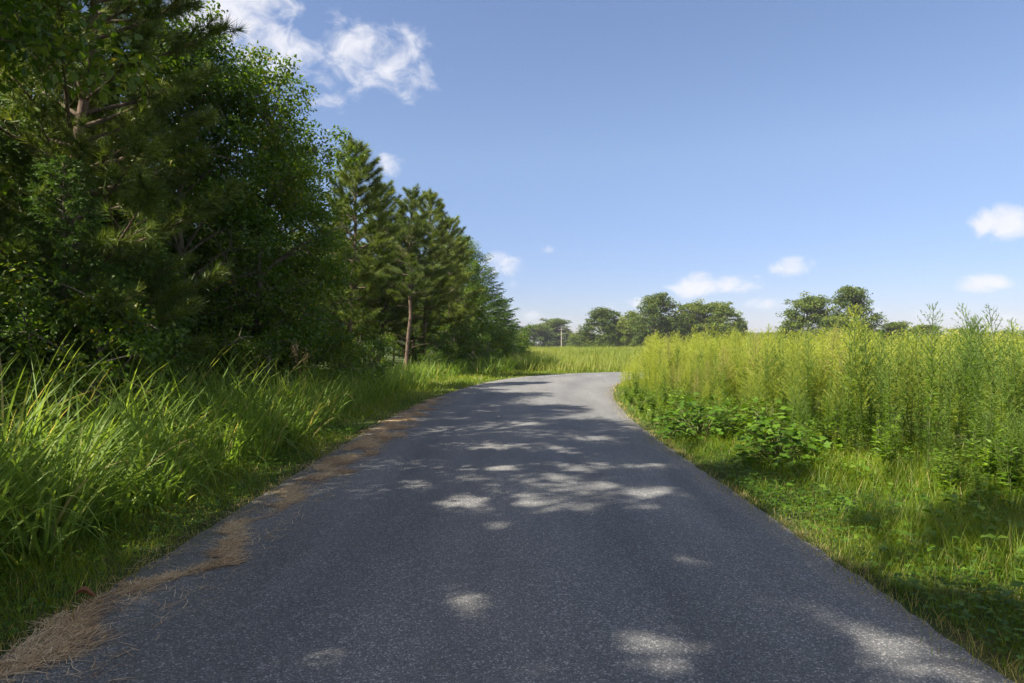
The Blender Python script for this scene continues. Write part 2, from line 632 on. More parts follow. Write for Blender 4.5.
def build_ground():
    g = MB()
    rad = np.array([0, 3, 6, 10, 16, 25, 40, 60, 90, 120, 150, 190, 250, 340, 480, 700.0])
    na = 64
    ang = np.arange(na) * 2 * np.pi / na
    v = np.stack([np.outer(rad, np.cos(ang)), np.outer(rad, np.sin(ang))], -1).reshape(-1, 2)
    z = gz(v[:, 0], v[:, 1]) - 0.004
    i = np.arange(len(rad) - 1)[:, None] * na
    j = np.arange(na)[None]
    j2 = (j + 1) % na
    f = np.stack([i + j, i + na + j, i + na + j2, i + j2], -1).reshape(-1, 4)[:]
    f = f[na:]
    v3 = np.column_stack([v, z])
    g.add(v3, f)
    # centre fan
    c = np.arange(na) + na
    g.add(np.vstack([[[0, 0, -0.004]], v3[na:2 * na]]), np.stack([np.zeros(na, int), 1 + np.arange(na), 1 + (np.arange(na) + 1) % na], -1))
    tag(g.build('ground', soil()), 'grassy ground under the verges, fields and trees', 'ground', kind='structure')

    r = MB()
    nrm = np.column_stack([_seg_d[:, 1], -_seg_d[:, 0]])
    cols = np.linspace(-1, 1, 15)
    n = len(ROAD)
    wob = 0.012 * rng.normal(size=n)
    wob2 = 0.012 * rng.normal(size=n)
    V = []
    for c in cols:
        w = HALF * c + (wob2 if c == 1 else wob if c == -1 else 0)
        p = ROAD + nrm * np.reshape(w, (-1, 1))
        V.append(np.column_stack([p, np.full(n, 0.004 + 0.035 * (1 - c * c))]))
    for c in (-1, 1):   # broken outer lip going down into the soil
        p = ROAD + nrm * (HALF * c + c * .03)
        V.append(np.column_stack([p, np.full(n, -.03)]))
    V = [V[15]] + V[:15] + [V[16]]
    V = np.stack(V, 1)
    m = V.shape[1]
    i = np.arange(n - 1)[:, None] * m
    j = np.arange(m - 1)[None]
    f = np.stack([i + j, i + j + 1, i + m + j + 1, i + m + j], -1).reshape(-1, 4)
    r.add(V.reshape(-1, 3), f, np.tile(np.concatenate([[0], (cols + 1) / 2, [1]]), n))
    tag(r.build('road', asphalt(), smooth=True), 'grey asphalt lane bending away to the right behind the weeds', 'road', kind='structure')


build_ground()


# ------------------------------------------------------------------ trees
def broadleaf(seed, H, Rc, zb, lobes, clus, nleaf, leafL, trunk_r, spread=.42, lobe_sd=.55, far=False):
    g = np.random.default_rng(seed)
    T, K = MB(), MB()
    n = 9
    t = np.linspace(0, 1, n)
    wob = np.cumsum(g.normal(size=(n, 2)) * H * .012, 0)
    wob -= wob[0]
    path = np.column_stack([wob, t * H * .88])
    tube(T, path, trunk_r * (1 - t) ** .8 + .012, 8 if not far else 5)

    def trunk_at(z):
        return np.array([np.interp(z, path[:, 2], path[:, 0]), np.interp(z, path[:, 2], path[:, 1]), min(z, H * .86)])
    prof = lambda u: Rc * np.sin(np.pi * np.clip(u * .88 + .10, 0, 1) ** (.55 if far else .85)) ** (.45 if far else .65)
    P = []
    for l in range(lobes):
        u = (l + g.random()) / lobes
        a = l * 2.4 + g.normal() * .5
        rr = prof(u) * (.30 + .62 * g.random() ** .5) * (.85 + .22 * g.random())
        P.append((rr * math.cos(a), rr * math.sin(a), zb + u * (H - zb)))
    P = np.array(P)
    cent, size = [], []
    for p in P:
        base = trunk_at(max(zb * .6, p[2] - .55 * math.hypot(p[0], p[1]) - .2))
        mid = (base + p) / 2 + np.array([0, 0, .12 * H / 9])
        tube(T, catmull([base, mid, p], 4), np.linspace(trunk_r * .38, .012, 9), 5 if not far else 4)
        k = max(1, int(clus * (.6 + .8 * g.random())))
        c = p + g.normal(size=(k, 3)) * np.array([1, 1, .75]) * lobe_sd
        if not far:
            for q in c[:6]:
                tube(T, [p, (p + q) / 2 + g.normal(size=3) * .05, q], [.014, .009, .004], 3)
        cent.append(c)
    cent = np.vstack(cent)
    k = len(cent)
    s = spread * (.6 + .8 * g.random(k))
    idx = np.repeat(np.arange(k), nleaf)
    m = len(idx)
    off = unit(g.normal(size=(m, 3))) * (g.random((m, 1)) ** .45) * np.array([1, 1, .62])
    pos = cent[idx] + off * s[idx][:, None]
    nor = unit(off * .6 + np.array([0, 0, .65]) + g.normal(size=(m, 3)) * .45)
    ax = unit(off * .9 + g.normal(size=(m, 3)) * .6 + np.array([0, 0, -.25]))
    L = leafL * (.6 + .7 * g.random(m))
    tint = np.clip(.45 + .13 * g.normal(size=k)[idx] + .2 * g.normal(size=m), 0, 1)
    leaves(K, pos, ax, nor, L, L * (.55 + .25 * g.random(m)), tint)
    return T, K


def pine(seed, H, Rc, zb, tufts=1.0, needle=.20, dead=0, top_r=.35):
    g = np.random.default_rng(seed)
    T, K = MB(), MB()
    n = 10
    t = np.linspace(0, 1, n)
    wob = np.cumsum(g.normal(size=(n, 2)) * H * .007, 0)
    wob -= wob[0]
    path = np.column_stack([wob, t * H])
    tube(T, path, .085 * H / 9 * (1 - t) ** .75 + .012, 9)

    def at(z):
        return np.array([np.interp(z, path[:, 2], path[:, 0]), np.interp(z, path[:, 2], path[:, 1]), z])
    pos, ax = [], []
    for k in range(dead):     # bare broken limbs below the crown
        z = 1.2 + (zb - 1.0) * g.random()
        a = g.random() * 6.28
        ln = .5 + .9 * g.random()
        b = at(z)
        d = np.array([math.cos(a), math.sin(a), .25 + .2 * g.random()])
        tube(T, [b, b + d * ln * .5, b + d * ln + [0, 0, -.1]], [.018, .012, .005], 4)
    z = zb
    a0 = 0
    while z < H - .25:
        u = (z - zb) / (H - zb)
        rad = Rc * (1 - u) ** .75 * (.55 + .45 * min(1, u * 5 + .3)) + .12
        nb = int(g.integers(4, 7))
        for b in range(nb):
            a = a0 + b * 6.283 / nb + g.normal() * .3
            ln = rad * (.6 + .6 * g.random())
            up = .12 + .75 * u + g.normal() * .10
            base = at(z + g.normal() * .08)
            d = np.array([math.cos(a), math.sin(a), 0])
            p1 = base + d * ln * .5 + [0, 0, ln * .5 * up]
            p2 = base + d * ln + [0, 0, ln * up * 1.0 + .12 * ln]
            br = catmull([base, p1, p2], 5)
            tube(T, br, np.linspace(.012 + .012 * ln, .005, len(br)), 4)
            ns = max(4, int(ln * 8.5 * tufts))
            for q in range(ns):
                f = .30 + .70 * (q + g.random()) / ns
                i = min(int(f * (len(br) - 1)), len(br) - 2)
                w = f * (len(br) - 1) - i
                p = br[i] * (1 - w) + br[i + 1] * w
                if q == ns - 1:
                    p = br[-1]
                    e = p
                    dd = unit(d + np.array([0, 0, .5]))
                else:
                    sgn = 1 if q % 2 else -1
                    aa = a + sgn * (.5 + .5 * g.random())
                    sl = (.16 + .36 * g.random()) * (1.15 - f * .6) * min(1.3, ln)
                    dd = np.array([math.cos(aa), math.sin(aa), .25 + .5 * g.random()])
                    e = p + unit(dd) * sl
                    tube(T, [p, e], [.006, .004], 3)
                pos.append(e)
                ax.append(unit(dd + np.array([0, 0, .25])))
                if g.random() < .5:
                    pos.append((p + e) / 2)
                    ax.append(unit(dd))
        z += (.30 + .30 * g.random()) * (1 - .35 * u)
        a0 += 1.1
    # leader
    for q in range(6):
        pos.append(at(H - .12 * q) + g.normal(size=3) * .03)
        ax.append(np.array([g.normal() * .15, g.normal() * .15, 1.0]))
    pos, ax = np.array(pos), np.array(ax)
    k = len(pos)
    nn = 80
    idx = np.repeat(np.arange(k), nn)
    m = len(idx)
    back = g.random((m, 1))
    d = unit(ax[idx] * (.25 + 1.1 * back) + unit(g.normal(size=(m, 3))) * .95)
    p = pos[idx] - ax[idx] * .16 * (1 - back)
    tint = np.clip(.42 + .16 * g.normal(size=k)[idx] + .14 * g.normal(size=m), 0, 1)
    needles(K, p, d, needle * (.7 + .5 * g.random(m)), .0100, tint)
    return T, K


def cedar(seed, H, Rc, zb=.25, dens=1.0):
    g = np.random.default_rng(seed)
    T, K = MB(), MB()
    path = np.column_stack([np.zeros(6), np.zeros(6), np.linspace(0, H, 6)])
    tube(T, path, np.linspace(.08 * H / 6, .01, 6), 7)
    nb = int(H * 26 * dens)
    P, D, S = [], [], []
    for b in range(nb):
        u = (b + g.random()) / nb
        z = zb + u * (H - zb)
        rad = Rc * (1 - u) ** .7 * (.7 + .5 * g.random()) + .1
        a = b * 2.4 + g.normal() * .3
        d = np.array([math.cos(a), math.sin(a), 0])
        base = np.array([0, 0, z])
        p1 = base + d * rad * .55 + [0, 0, rad * .28]
        p2 = base + d * rad + [0, 0, rad * (.22 + .35 * u) + g.normal() * .08]
        br = catmull([base, p1, p2], 4)
        tube(T, br, np.linspace(.014, .004, len(br)), 3)
        ns = max(7, int(rad * 24))
        for q in range(ns):
            f = .12 + .88 * (q + g.random()) / ns
            i = min(int(f * 8), 7)
            p = br[i] + (br[i + 1] - br[i]) * (f * 8 - i)
            aa = a + (1 if q % 2 else -1) * (.3 + .7 * g.random())
            dd = unit(np.array([math.cos(aa), math.sin(aa), .15 + g.normal() * .35]))
            P.append(p)
            D.append(dd)
            S.append((.16 + .26 * g.random()) * (1.15 - .5 * f))
    P, D, S = np.array(P), np.array(D), np.array(S)
    k = len(P)
    nn = 20
    idx = np.repeat(np.arange(k), nn)
    m = len(idx)
    f = np.tile(np.arange(nn) / nn, k)
    p = P[idx] + D[idx] * (S[idx] * f)[:, None] + np.column_stack([np.zeros(m), np.zeros(m), -.06 * f ** 2])
    d = unit(D[idx] + g.normal(size=(m, 3)) * .55)
    tint = np.clip(.42 + .15 * g.normal(size=k)[idx] + .12 * g.normal(size=m) + .12 * f, 0, 1)
    leaves(K, p, d, g.normal(size=(m, 3)), .075 * (.6 + .7 * g.random(m)), .020, tint, .05)
    return T, K

# chosen sun patches on the lane; crown leaves are cut away to light them (metres on the ground: x, y, half widths)
SUN_PATCHES = []
for px, py, w, h in ((506, 470, 42, 9), (558, 482, 58, 13), (474, 506, 52, 17), (615, 491, 70, 12), (538, 505, 46, 13), (592, 468, 66, 9), (655, 492, 50, 12), (454, 470, 30, 6),
                     (502, 448, 84, 8), (548, 450, 60, 6), (490, 602, 66, 34), (655, 655, 84, 44), (895, 652, 120, 66), (690, 560, 26, 12), (432, 434, 30, 5), (600, 440, 70, 6), (660, 468, 40, 8), (420, 486, 24, 8), (520, 425, 60, 4), (575, 455, 50, 6), (640, 508, 40, 9), (470, 480, 30, 8), (610, 512, 40, 8), (500, 530, 26, 8)):
    Yc = 1.6 * FPX / (py - HOR)
    SUN_PATCHES.append(((px - 512) / FPX * Yc, Yc, w / 2 / FPX * Yc, abs(1.6 * FPX / (py - h / 2 - HOR) - 1.6 * FPX / (py + h / 2 - HOR)) / 2))



def carve_mask(c, floor=0.0):
    """which leaves (centres c, world) stay: crowns are carved so chosen sun patches fall on the lane and the verges"""
    tn = math.tan(R(SUN_ELEV))
    sx, sy = math.sin(R(SUN_AZ)), math.cos(R(SUN_AZ))
    gx, gy = c[:, 0] - sx * c[:, 2] / tn, c[:, 1] - sy * c[:, 2] / tn
    wob = .30 * np.sin(gx * 6.3 + gy * 3.1) + .26 * np.sin(gy * 7.9 - gx * 4.7) + .22 * np.sin(gx * 15 + gy * 5 + 1) + .15 * np.sin(gy * 19 - gx * 9)
    p = np.ones(len(c))
    for ax, ay, rx, ry in SUN_PATCHES:
        q = np.sqrt(((gx - ax) / (rx * 1.45)) ** 2 + ((gy - ay) / (ry * 1.5)) ** 2) + .62 * wob
        p = np.minimum(p, np.clip((q - .25) / .95, .02, 1))
    n = np.sin(gx * 2.3 + 1.7 * np.sin(gy * 1.3)) + np.sin(gy * 2.9 + 1.3 * np.sin(gx * 1.9 + 1)) + .6 * np.sin(gx * 5.3 - gy * 4.1)
    p = np.where((gx > 2.35) & (gx < 4.7) & (gy > 2.5), np.minimum(p, np.clip((-.2 - n) / .7, .04, 1)), p)
    z = c[:, 2] - .7                                   # where the ray meets the tall grass
    hx, hy = c[:, 0] - sx * z / tn, c[:, 1] - sy * z / tn
    p = np.where((hx < -3.25) & (hx > -6.2) & (hy < 10.8) & (hy > 3.2), np.minimum(p, np.clip((-.05 - n) / .8, .06, 1)), p)
    q = ((hx + 3.9) / 1.15) ** 2 + ((hy - 12.6) / 2.6) ** 2 + .4 * wob
    p = np.minimum(p, np.clip((q - .7) / .5, .03, 1))
    edge = np.interp(gy, [10, 14, 17, 20, 25, 28, 32], [-2.58, -2.5, -2.3, -1.95, -1.0, -.3, 1.2])
    p = np.where((gx < edge - .1) & (gx > edge - 2.0) & (gy > 11.5) & (gy < 31), np.minimum(p, np.clip((.1 - n) / .8, .05, 1)), p)
    return rng.random(len(c)) < np.maximum(p, floor)


def carve_crown(K, x, y, s, rz=0.0, sxy=1.0, floor=0.0):
    """a copy of the crown K with leaves carved out where sun patches are meant to fall"""
    V, F, t = K.arrays()
    nv = 3 if len(F) == 1 and len(V) == 3 * len(F[0]) else 4
    L4 = V.reshape(-1, nv, 3)
    c = L4.mean(1) * np.array([s * sxy, s * sxy, s])
    c = np.column_stack([c[:, 0] * math.cos(rz) - c[:, 1] * math.sin(rz) + x, c[:, 0] * math.sin(rz) + c[:, 1] * math.cos(rz) + y, c[:, 2]])
    k = carve_mask(c, floor)
    L4 = L4[k]
    K2 = MB()
    q = (np.arange(len(L4)) * nv)[:, None]
    f = q + np.array([[0, 1, 2]])
    if nv == 4:
        f = np.concatenate([f, q + np.array([[0, 2, 3]])])
    K2.add(L4.reshape(-1, 3), f, t.reshape(-1, nv)[k].reshape(-1))
    return K2


PROTO = {}
CROWN = {}


def proto(key, T, K, mb, mk):
    PROTO[key] = (T.mesh('trunk', mb, True), K.mesh('crown', mk))
    CROWN[key] = (K, mk)


def plant_tree(key, name, x, y, scale, label, cat, group=None, rz=None, sxy=1.0, base=0):
    if y > 45 and key.startswith('cedar'):
        sxy = 1.35
    r = empty(name, (x, y, float(gz(np.array(x), np.array(y))) + base - .02))
    r.rotation_euler = (0, 0, random.random() * 6.28 if rz is None else rz)
    r.scale = (scale * sxy, scale * sxy, scale)
    tag(r, label, cat, group)
    meshes = PROTO[key]
    if 7 < y < 32 and x > -12 and (key.startswith('gum') or label.startswith('shaggy full')):  # these crowns are thinned to let sun onto the verge and tussocks
        K, mk = CROWN[key]
        meshes = (meshes[0], carve_crown(K, x, y, scale, r.rotation_euler[2], sxy, .55 if y < 12 else .12).mesh('crown', mk))
    for nm, me in zip(('trunk', 'crown'), meshes):
        o = bpy.data.objects.new(nm, me)
        COL.objects.link(o)
        o.parent = r
    return r


proto('pineA', *pine(11, 9, 2.0, 2.6, 1.15), M_bark_pine, M_pine)
proto('pineB', *pine(12, 9, 2.2, 1.6, 1.1), M_bark_pine, M_pine)
proto('pineC', *pine(13, 9, 1.8, 3.9, 1.2, dead=9), M_bark_pine, M_pine)
proto('pineE', *pine(15, 9, 2.0, 5.3, 1.3, dead=4), M_bark_pine, M_pine)
proto('pineD', *pine(14, 9, 2.3, .8, 1.2), M_bark_pine, M_pine)
proto('gumA', *broadleaf(21, 9, 2.0, 1.6, 56, 9, 110, .098, .10, .48, .44), M_bark, M_leaf)
proto('gumB', *broadleaf(22, 9, 2.3, 1.0, 56, 9, 110, .098, .11, .50, .48), M_bark, M_leaf)
proto('gumC', *broadleaf(23, 9, 1.7, .5, 50, 9, 110, .092, .09, .46, .42), M_bark, M_leaf)
proto('gumH', *broadleaf(25, 9, 2.0, 4.6, 24, 7, 110, .10, .10, .44, .42), M_bark, M_leaf)
proto('cedarA', *cedar(31, 6, 1.6), M_bark, M_cedar)
proto('cedarB', *cedar(32, 6, 1.9), M_bark, M_cedar)
proto('shrubA', *broadleaf(41, 2.4, 1.3, .15, 12, 6, 110, .075, .04, .32, .30), M_bark, M_leaf)
proto('shrubB', *broadleaf(42, 2.0, 1.2, .1, 11, 6, 110, .065, .035, .30, .28), M_bark, M_leaf)
for i, k in enumerate('ABC'):
    proto('far' + k, *broadleaf(51 + i, 10, (3.6, 4.4, 3.0)[i], (.3, .3, .3)[i], (34, 40, 28)[i], 9, 60, .30, .22, .80, .62, far=True), M_bark, M_far)

# the wood beside the road: the front row is listed tree by tree
# key, x, y, height, kind-of-name, label, category
front = [
    ('cedarB', -8.2, 10.7, 5.6, 'cedar_tree', 'dense dark cedar standing back behind the feathery one at the near end of the wood', 'cedar'),
    ('pineD', -9.9, 14.0, 12.5, 'pine_tree', 'tallest shaggy pine running out of the top of the frame', 'pine'),
    ('cedarA', -6.5, 9.9, 4.2, 'cedar_tree', 'feathery mid green cedar between the tallest pine and the leafy gum', 'cedar'),
    ('pineD', -7.1, 11.3, 11.0, 'pine_tree', 'shaggy full pine rising just behind the feathery cedar', 'pine'),
    ('cedarB', -6.5, 11.9, 3.7, 'cedar_tree', 'short yellowish cedar at the foot of the leafy gum', 'cedar'),
    ('gumA', -6.9, 14.2, 8.0, 'broadleaf_tree', 'tall leafy gum with sunlit yellow green top, tallest broadleaf of the wood', 'tree'),
    ('gumB', -6.1, 16.2, 7.9, 'broadleaf_tree', 'leafy broad tree beside the first pale trunked pine, thin twigs showing', 'tree'),
    ('gumC', -6.2, 18.6, 6.6, 'broadleaf_tree', 'dark leafy tree with low branches reaching the grass', 'tree'),
    ('pineA', -5.3, 22.0, 8.0, 'pine_tree', 'pointed pine whose narrow tip stands above the leafy trees', 'pine'),
    ('pineB', -6.0, 31.5, 8.9, 'pine_tree', 'round topped dark pine between the pointed pine and the bare trunked pine', 'pine'),
    ('pineC', -4.45, 28.5, 8.0, 'pine_tree', 'pine with bare reddish trunk and dead lower limbs showing above the tussocks', 'pine'),
    ('pineA', -4.3, 33.0, 8.8, 'pine_tree', 'pine with several upright tips just behind the bare trunked pine', 'pine'),
    ('pineB', -3.3, 36.5, 8.2, 'pine_tree', 'broad pine on the down slope of the treetops past the bare trunked pine', 'pine'),
    ('gumB', -3.2, 41.5, 7.6, 'broadleaf_tree', 'rounded leafy tree third from the far end of the wood', 'tree'),
    ('cedarB', -2.1, 48.5, 6.9, 'evergreen_tree', 'dense dark evergreen second from the far end of the wood', 'tree'),
    ('cedarB', -.9, 57, 5.0, 'evergreen_tree', 'low dense evergreen at the far end of the wood beside the field', 'tree'),
]
H0 = {'pine': 9, 'gum': 9, 'cedar': 6, 'shrub': 2.2, 'far': 10}


def nominal(k):
    return next(v for p, v in H0.items() if k.startswith(p))


for k, x, y, h, nm, lab, cat in front:
    plant_tree(k, nm, x, y, h / nominal(k), lab, cat, 'trees of the wood along the road')

# low growth at the wood's edge
edge = [('shrubA', -5.9, 9.6, 2.2), ('shrubB', -5.6, 13.6, 2.0), ('shrubA', -5.5, 15.2, 2.5), ('shrubA', -5.4, 18.2, 2.2), ('shrubB', -5.0, 21.4, 1.9),
        ('shrubA', -5.2, 25.6, 1.6), ('shrubB', -3.5, 29.2, 1.3), ('shrubA', -3.5, 31.6, 1.8), ('shrubA', -2.9, 35, 2.4), ('shrubB', -2.2, 39.5, 2.3),
        ('shrubA', -1.6, 44.5, 2.6), ('shrubB', -.9, 50, 2.6), ('shrubA', .2, 55.5, 2.6), ('shrubB', .6, 60, 2.4)]
for k, x, y, h in edge:
    plant_tree(k, 'understory_shrub', x, y, h / 2.2, 'leafy green shrub along the shaded foot of the roadside wood', 'shrub', 'shrubs along the foot of the wood')

# deeper rows of the same wood, and the trees beside and behind the camera that shade the road and the wood
deep = []
for row, (off, hh) in enumerate(((2.4, 7.6), (4.8, 7.2), (7.6, 7.6), (11, 8))):
    y = 3.0 + row * 1.1
    while y < 60:
        xl = np.interp(y, [0, 12, 20, 28, 36, 46, 58], [-7.2, -7, -6.6, -5, -3.5, -2.2, -.8])
        hscale = np.interp(y, [0, 10, 20, 40, 60], [1.1, 1.0, 1.0, .98, .7])
        deep.append((random.choice(('pineA', 'pineB', 'gumA', 'gumC', 'cedarA', 'pineD', 'cedarB')), xl - off + random.gauss(0, .35), y + random.gauss(0, .4), hh * hscale * random.uniform(.85, 1.08)))
        y += (2.7, 3.0, 3.4, 4.2)[row] * np.interp(y, [0, 20, 60], [1, 1.1, 1.7])
deep = [d for d in deep if not (d[2] < 11.8 and d[1] > -12.5)]
for k, x, y, h in deep:
    if k.startswith('cedar'):
        h *= .8
    plant_tree(k, 'forest_tree', x, y, h / nominal(k), 'shadowed tree standing deeper in the wood behind its front row', 'tree', 'trees deep in the wood')
beside = [('cedarB', -11.0, 5.6, 8.2), ('pineB', -12.4, 3.0, 9), ('pineD', -12.6, 7, 9), ('pineB', -11.2, 10.2, 8.2), ('gumC', -10.4, 12.6, 8.4)]  # put in to shade the lower wood and fill out its depth
for k, x, y, h in beside:
    plant_tree(k, 'forest_tree', x, y, h / nominal(k), 'tall tree beside the camera whose shade lies on the lower wood', 'tree', 'shade trees beside the camera')

def shade_tree(seed, x, y, h, lobes=30):
    T, K = broadleaf(seed, h, h * .235, h * .44, lobes, 8, 120, .12, .15, .62, .60)
    K2 = carve_crown(K, x, y, 1.0)  # crown shaped by hand so sun patches land at chosen spots
    r = empty('forest_tree', (x, y, -.02))
    tag(r, 'tall tree beside the camera whose shade lies on the lower wood', 'tree', 'shade trees beside the camera')
    T.build('trunk', M_bark, r, True)
    K2.build('crown', M_leaf, r)


for i, (x, y, h) in enumerate(((-7.6, 7.6, 11.4), (-7.2, 4.4, 12.8), (-8.0, 2.0, 14.2), (-7.2, -.8, 15.0), (-8.2, -3.6, 16.0), (-7.4, -6.4, 16.5), (-10.0, -1.0, 15))):
    shade_tree(80 + i, x, y, h)


# far trees beyond the fields: px centre, px top, px width, distance, kind
def far_tree(px, top, wpx, Y, key, name, label, cat, group=None):
    x = (px - 512) / FPX * Y
    z0 = float(gz(np.array(x), np.array(Y)))
    h = 1.6 + (HOR - top) / FPX * Y - z0
    w = wpx * 1.15 / FPX * Y
    base_w = {'farA': 7.6, 'farB': 9.2, 'farC': 6.4}[key]
    s = h / 10
    plant_tree(key, name, x, Y, s, label, cat, group, sxy=w / base_w / s)


FG = 'trees beyond the far field'
far_tree(533, 325, 36, 215, 'farA', 'field_tree', 'low hazy tree just past the dark end of the wood', 'tree', FG)
far_tree(556, 320, 48, 225, 'farB', 'field_tree', 'wide hazy round tree behind the utility pole', 'tree', FG)
far_tree(583, 331, 26, 190, 'farC', 'field_tree', 'lowest gap tree between the hazy round tree and the loose crowned tree', 'tree', FG)
far_tree(606, 309, 44, 150, 'farA', 'field_tree', 'loose crowned tree with open branches, next past the low gap tree', 'tree', FG)
far_tree(632, 312, 26, 145, 'farC', 'field_tree', 'narrow tree squeezed between the loose crowned tree and the tall one', 'tree', FG)
far_tree(656, 296, 48, 135, 'farB', 'field_tree', 'tallest tree over the bend of the road', 'tree', FG)
far_tree(692, 303, 42, 140, 'farA', 'field_tree', 'brownish crowned tree beside the tallest one over the bend', 'tree', FG)
far_tree(718, 304, 46, 138, 'farB', 'field_tree', 'green dome shaped tree ending the clump over the bend', 'tree', FG)
far_tree(740, 318, 14, 140, 'farC', 'field_tree', 'thin small tree leaning off the dome shaped tree', 'tree', FG)
far_tree(808, 297, 50, 120, 'farA', 'field_tree', 'dark spreading tree, first of the pair above the tall weeds', 'tree', FG)
far_tree(853, 289, 46, 116, 'farB', 'field_tree', 'taller full tree, second of the pair above the tall weeds', 'tree', FG)
far_tree(836, 318, 40, 112, 'farB', 'field_tree', 'low rounded tree in front of the pair above the weeds', 'tree', FG)
far_tree(895, 322, 36, 118, 'farA', 'field_tree', 'low tree just past the pair, topped by weed plumes', 'tree', FG)
for px, top, w, Y in ((622, 322, 40, 175), (645, 318, 44, 180), (675, 317, 48, 175), (705, 318, 44, 180), (733, 325, 30, 180), (590, 334, 40, 210), (768, 333, 40, 260), (790, 332, 34, 260), (925, 326, 40, 150), (962, 329, 44, 170), (1000, 331, 44, 190), (1042, 330, 50, 190), (752, 333, 30, 230), (875, 332, 50, 240), (620, 336, 50, 230), (660, 336, 50, 230), (700, 336, 50, 230)):
    far_tree(px, top, w, Y, random.choice(('farA', 'farB')), 'distant_tree', 'tiny distant tree in the low line along the horizon', 'tree', 'low tree line on the horizon')


# ------------------------------------------------------------------ utility pole and wires
def build_pole():
    Y = 195.0
    x = (561.5 - 512) / FPX * Y
    z0 = float(gz(np.array(x), np.array(Y)))
    ztop = 1.6 + (HOR - 327.5) / FPX * Y
    r = empty('utility_pole', (x, Y, z0))
    tag(r, 'pale wooden utility pole standing in front of the hazy round tree', 'utility pole')
    b = MB()
    h = ztop - z0
    tube(b, [(0, 0, -.3), (0, 0, h * .5), (0, 0, h)], [.15, .13, .11], 10)
    b.add([(-.15, -.15, h), (.15, -.15, h), (.15, .15, h), (-.15, .15, h)], [[0, 1, 2, 3]])
    b.build('pole', M_pole, r, True)
    c = MB()
    tube(c, [(-.9, -.2, h - .55), (.9, -.2, h - .55)], [.05, .05], 4)
    c.build('crossarm', M_pole, r)
    mi, nt, N, L = mat_new('brown_porcelain')
    p = N('ShaderNodeBsdfPrincipled')
    p.inputs['Base Color'].default_value = (.16, .08, .05, 1)
    p.inputs['Roughness'].default_value = .25
    o = N('ShaderNodeOutputMaterial')
    L(p.outputs[0], o.inputs[0])
    for dx in (-.8, 0.0, .8):
        i = MB()
        z = h - .47 if dx else h
        tube(i, [(dx, -.2 if dx else 0, z), (dx, -.2 if dx else 0, z + .08), (dx, -.2 if dx else 0, z + .12), (dx, -.2 if dx else 0, z + .24)], [.03, .09, .05, .04], 8)
        i.build('insulator', mi, r, True)
    mw, nt, N, L = mat_new('wire_metal')
    p = N('ShaderNodeBsdfPrincipled')
    p.inputs['Base Color'].default_value = (.30, .31, .32, 1)
    p.inputs['Roughness'].default_value = .5
    p.inputs['Metallic'].default_value = .4
    o = N('ShaderNodeOutputMaterial')
    L(p.outputs[0], o.inputs[0])
    for k, dz in enumerate((0.2, -.3, -1.6)):
        w = MB()
        t = np.linspace(0, 1, 60)
        x1, y1 = 150.0, 165.0
        z1 = z0 + h - .9
        P = np.column_stack([x + (x1 - x) * t, Y + (y1 - Y) * t - .2, z0 + h + dz + (z1 - z0 - h) * t - 3.2 * (t * (1 - t))])
        tube(w, P, .022, 4)
        tag(w.build('power_line', mw), ('topmost thin wire running from the utility pole across the far trees', 'middle thin wire running from the utility pole across the far trees', 'lowest thin wire running from the utility pole across the far trees')[k], 'wire', 'wires of the utility pole')


build_pole()

# ------------------------------------------------------------------ grass of the verges (stuff)


def sample(x0, x1, y0, y1, dens):
    n = int((x1 - x0) * (y1 - y0) * dens)
    return rng.uniform(x0, x1, n), rng.uniform(y0, y1, n)


def patchy(x, y, s=.7, ph=0.0):
    return .5 + .25 * np.sin(x * s * 2.1 + 1.3 * np.sin(y * s + ph)) + .25 * np.sin(y * s * 1.7 + 1.1 * np.sin(x * s * 1.4 + 2 + ph))


def verge_grass():
    mb = MB()
    bands = [(1.2, 6, 3200, .0045, 1.0, 3), (6, 11, 1500, .007, 1.0, 3), (11, 20, 600, .012, 1.05, 2), (20, 34, 260, .022, 1.1, 2), (34, 70, 60, .05, 1.3, 2)]
    for y0, y1, dens, w, hs, segs in bands:
        for side in (-1, 1):
            if side < 0:
                x, y = sample(-6.6 if y0 < 20 else -6, -1.9 if y0 < 20 else 7, y0, y1, dens)
            else:
                x, y = sample(2.0, 6.4 if y0 < 20 else 7.0, y0, y1, dens)
            d, s = road_frame(x, y)
            lim = 4.2 if side > 0 else 3.6
            keep = (s == side) & (d > .02 - .26 * patchy(x, y, 4.3)) & (d < lim) & (rng.random(len(x)) < .35 + .65 * patchy(x, y, 1.6, side)) & (np.abs(x) < y * .85 + 1.6)
            edge_thin = np.clip((d + .20) / .36, .10, 1)
            keep &= rng.random(len(x)) < edge_thin
            x, y, d = x[keep], y[keep], d[keep]
            n = len(x)
            grow = np.clip(.35 + d / 1.1, .35, 1.25)
            L = (.07 + .13 * rng.random(n) ** 1.5) * grow * (.7 + .7 * patchy(x, y, 1.1, 3)) * hs
            if side > 0:
                L *= 1.3
            tint = np.clip(.30 + .38 * patchy(x, y, .8, 1) + .17 * rng.normal(size=n), 0, 1)
            dry = rng.random(n) < np.where(d < .10, .6, .04)
            tint[dry] = 1
            blades(mb, np.column_stack([x, y, np.full(n, -.006)]), L, rng.random(n) * 6.283, .12 + .35 * rng.random(n), .3 + 1.0 * rng.random(n), w * (.7 + .6 * rng.random(n)), segs, tint, rng.normal(size=n) * .4)
    tag(mb.build('grass', M_grass), 'short green grass growing along both verges of the road', 'grass', kind='stuff')


verge_grass()


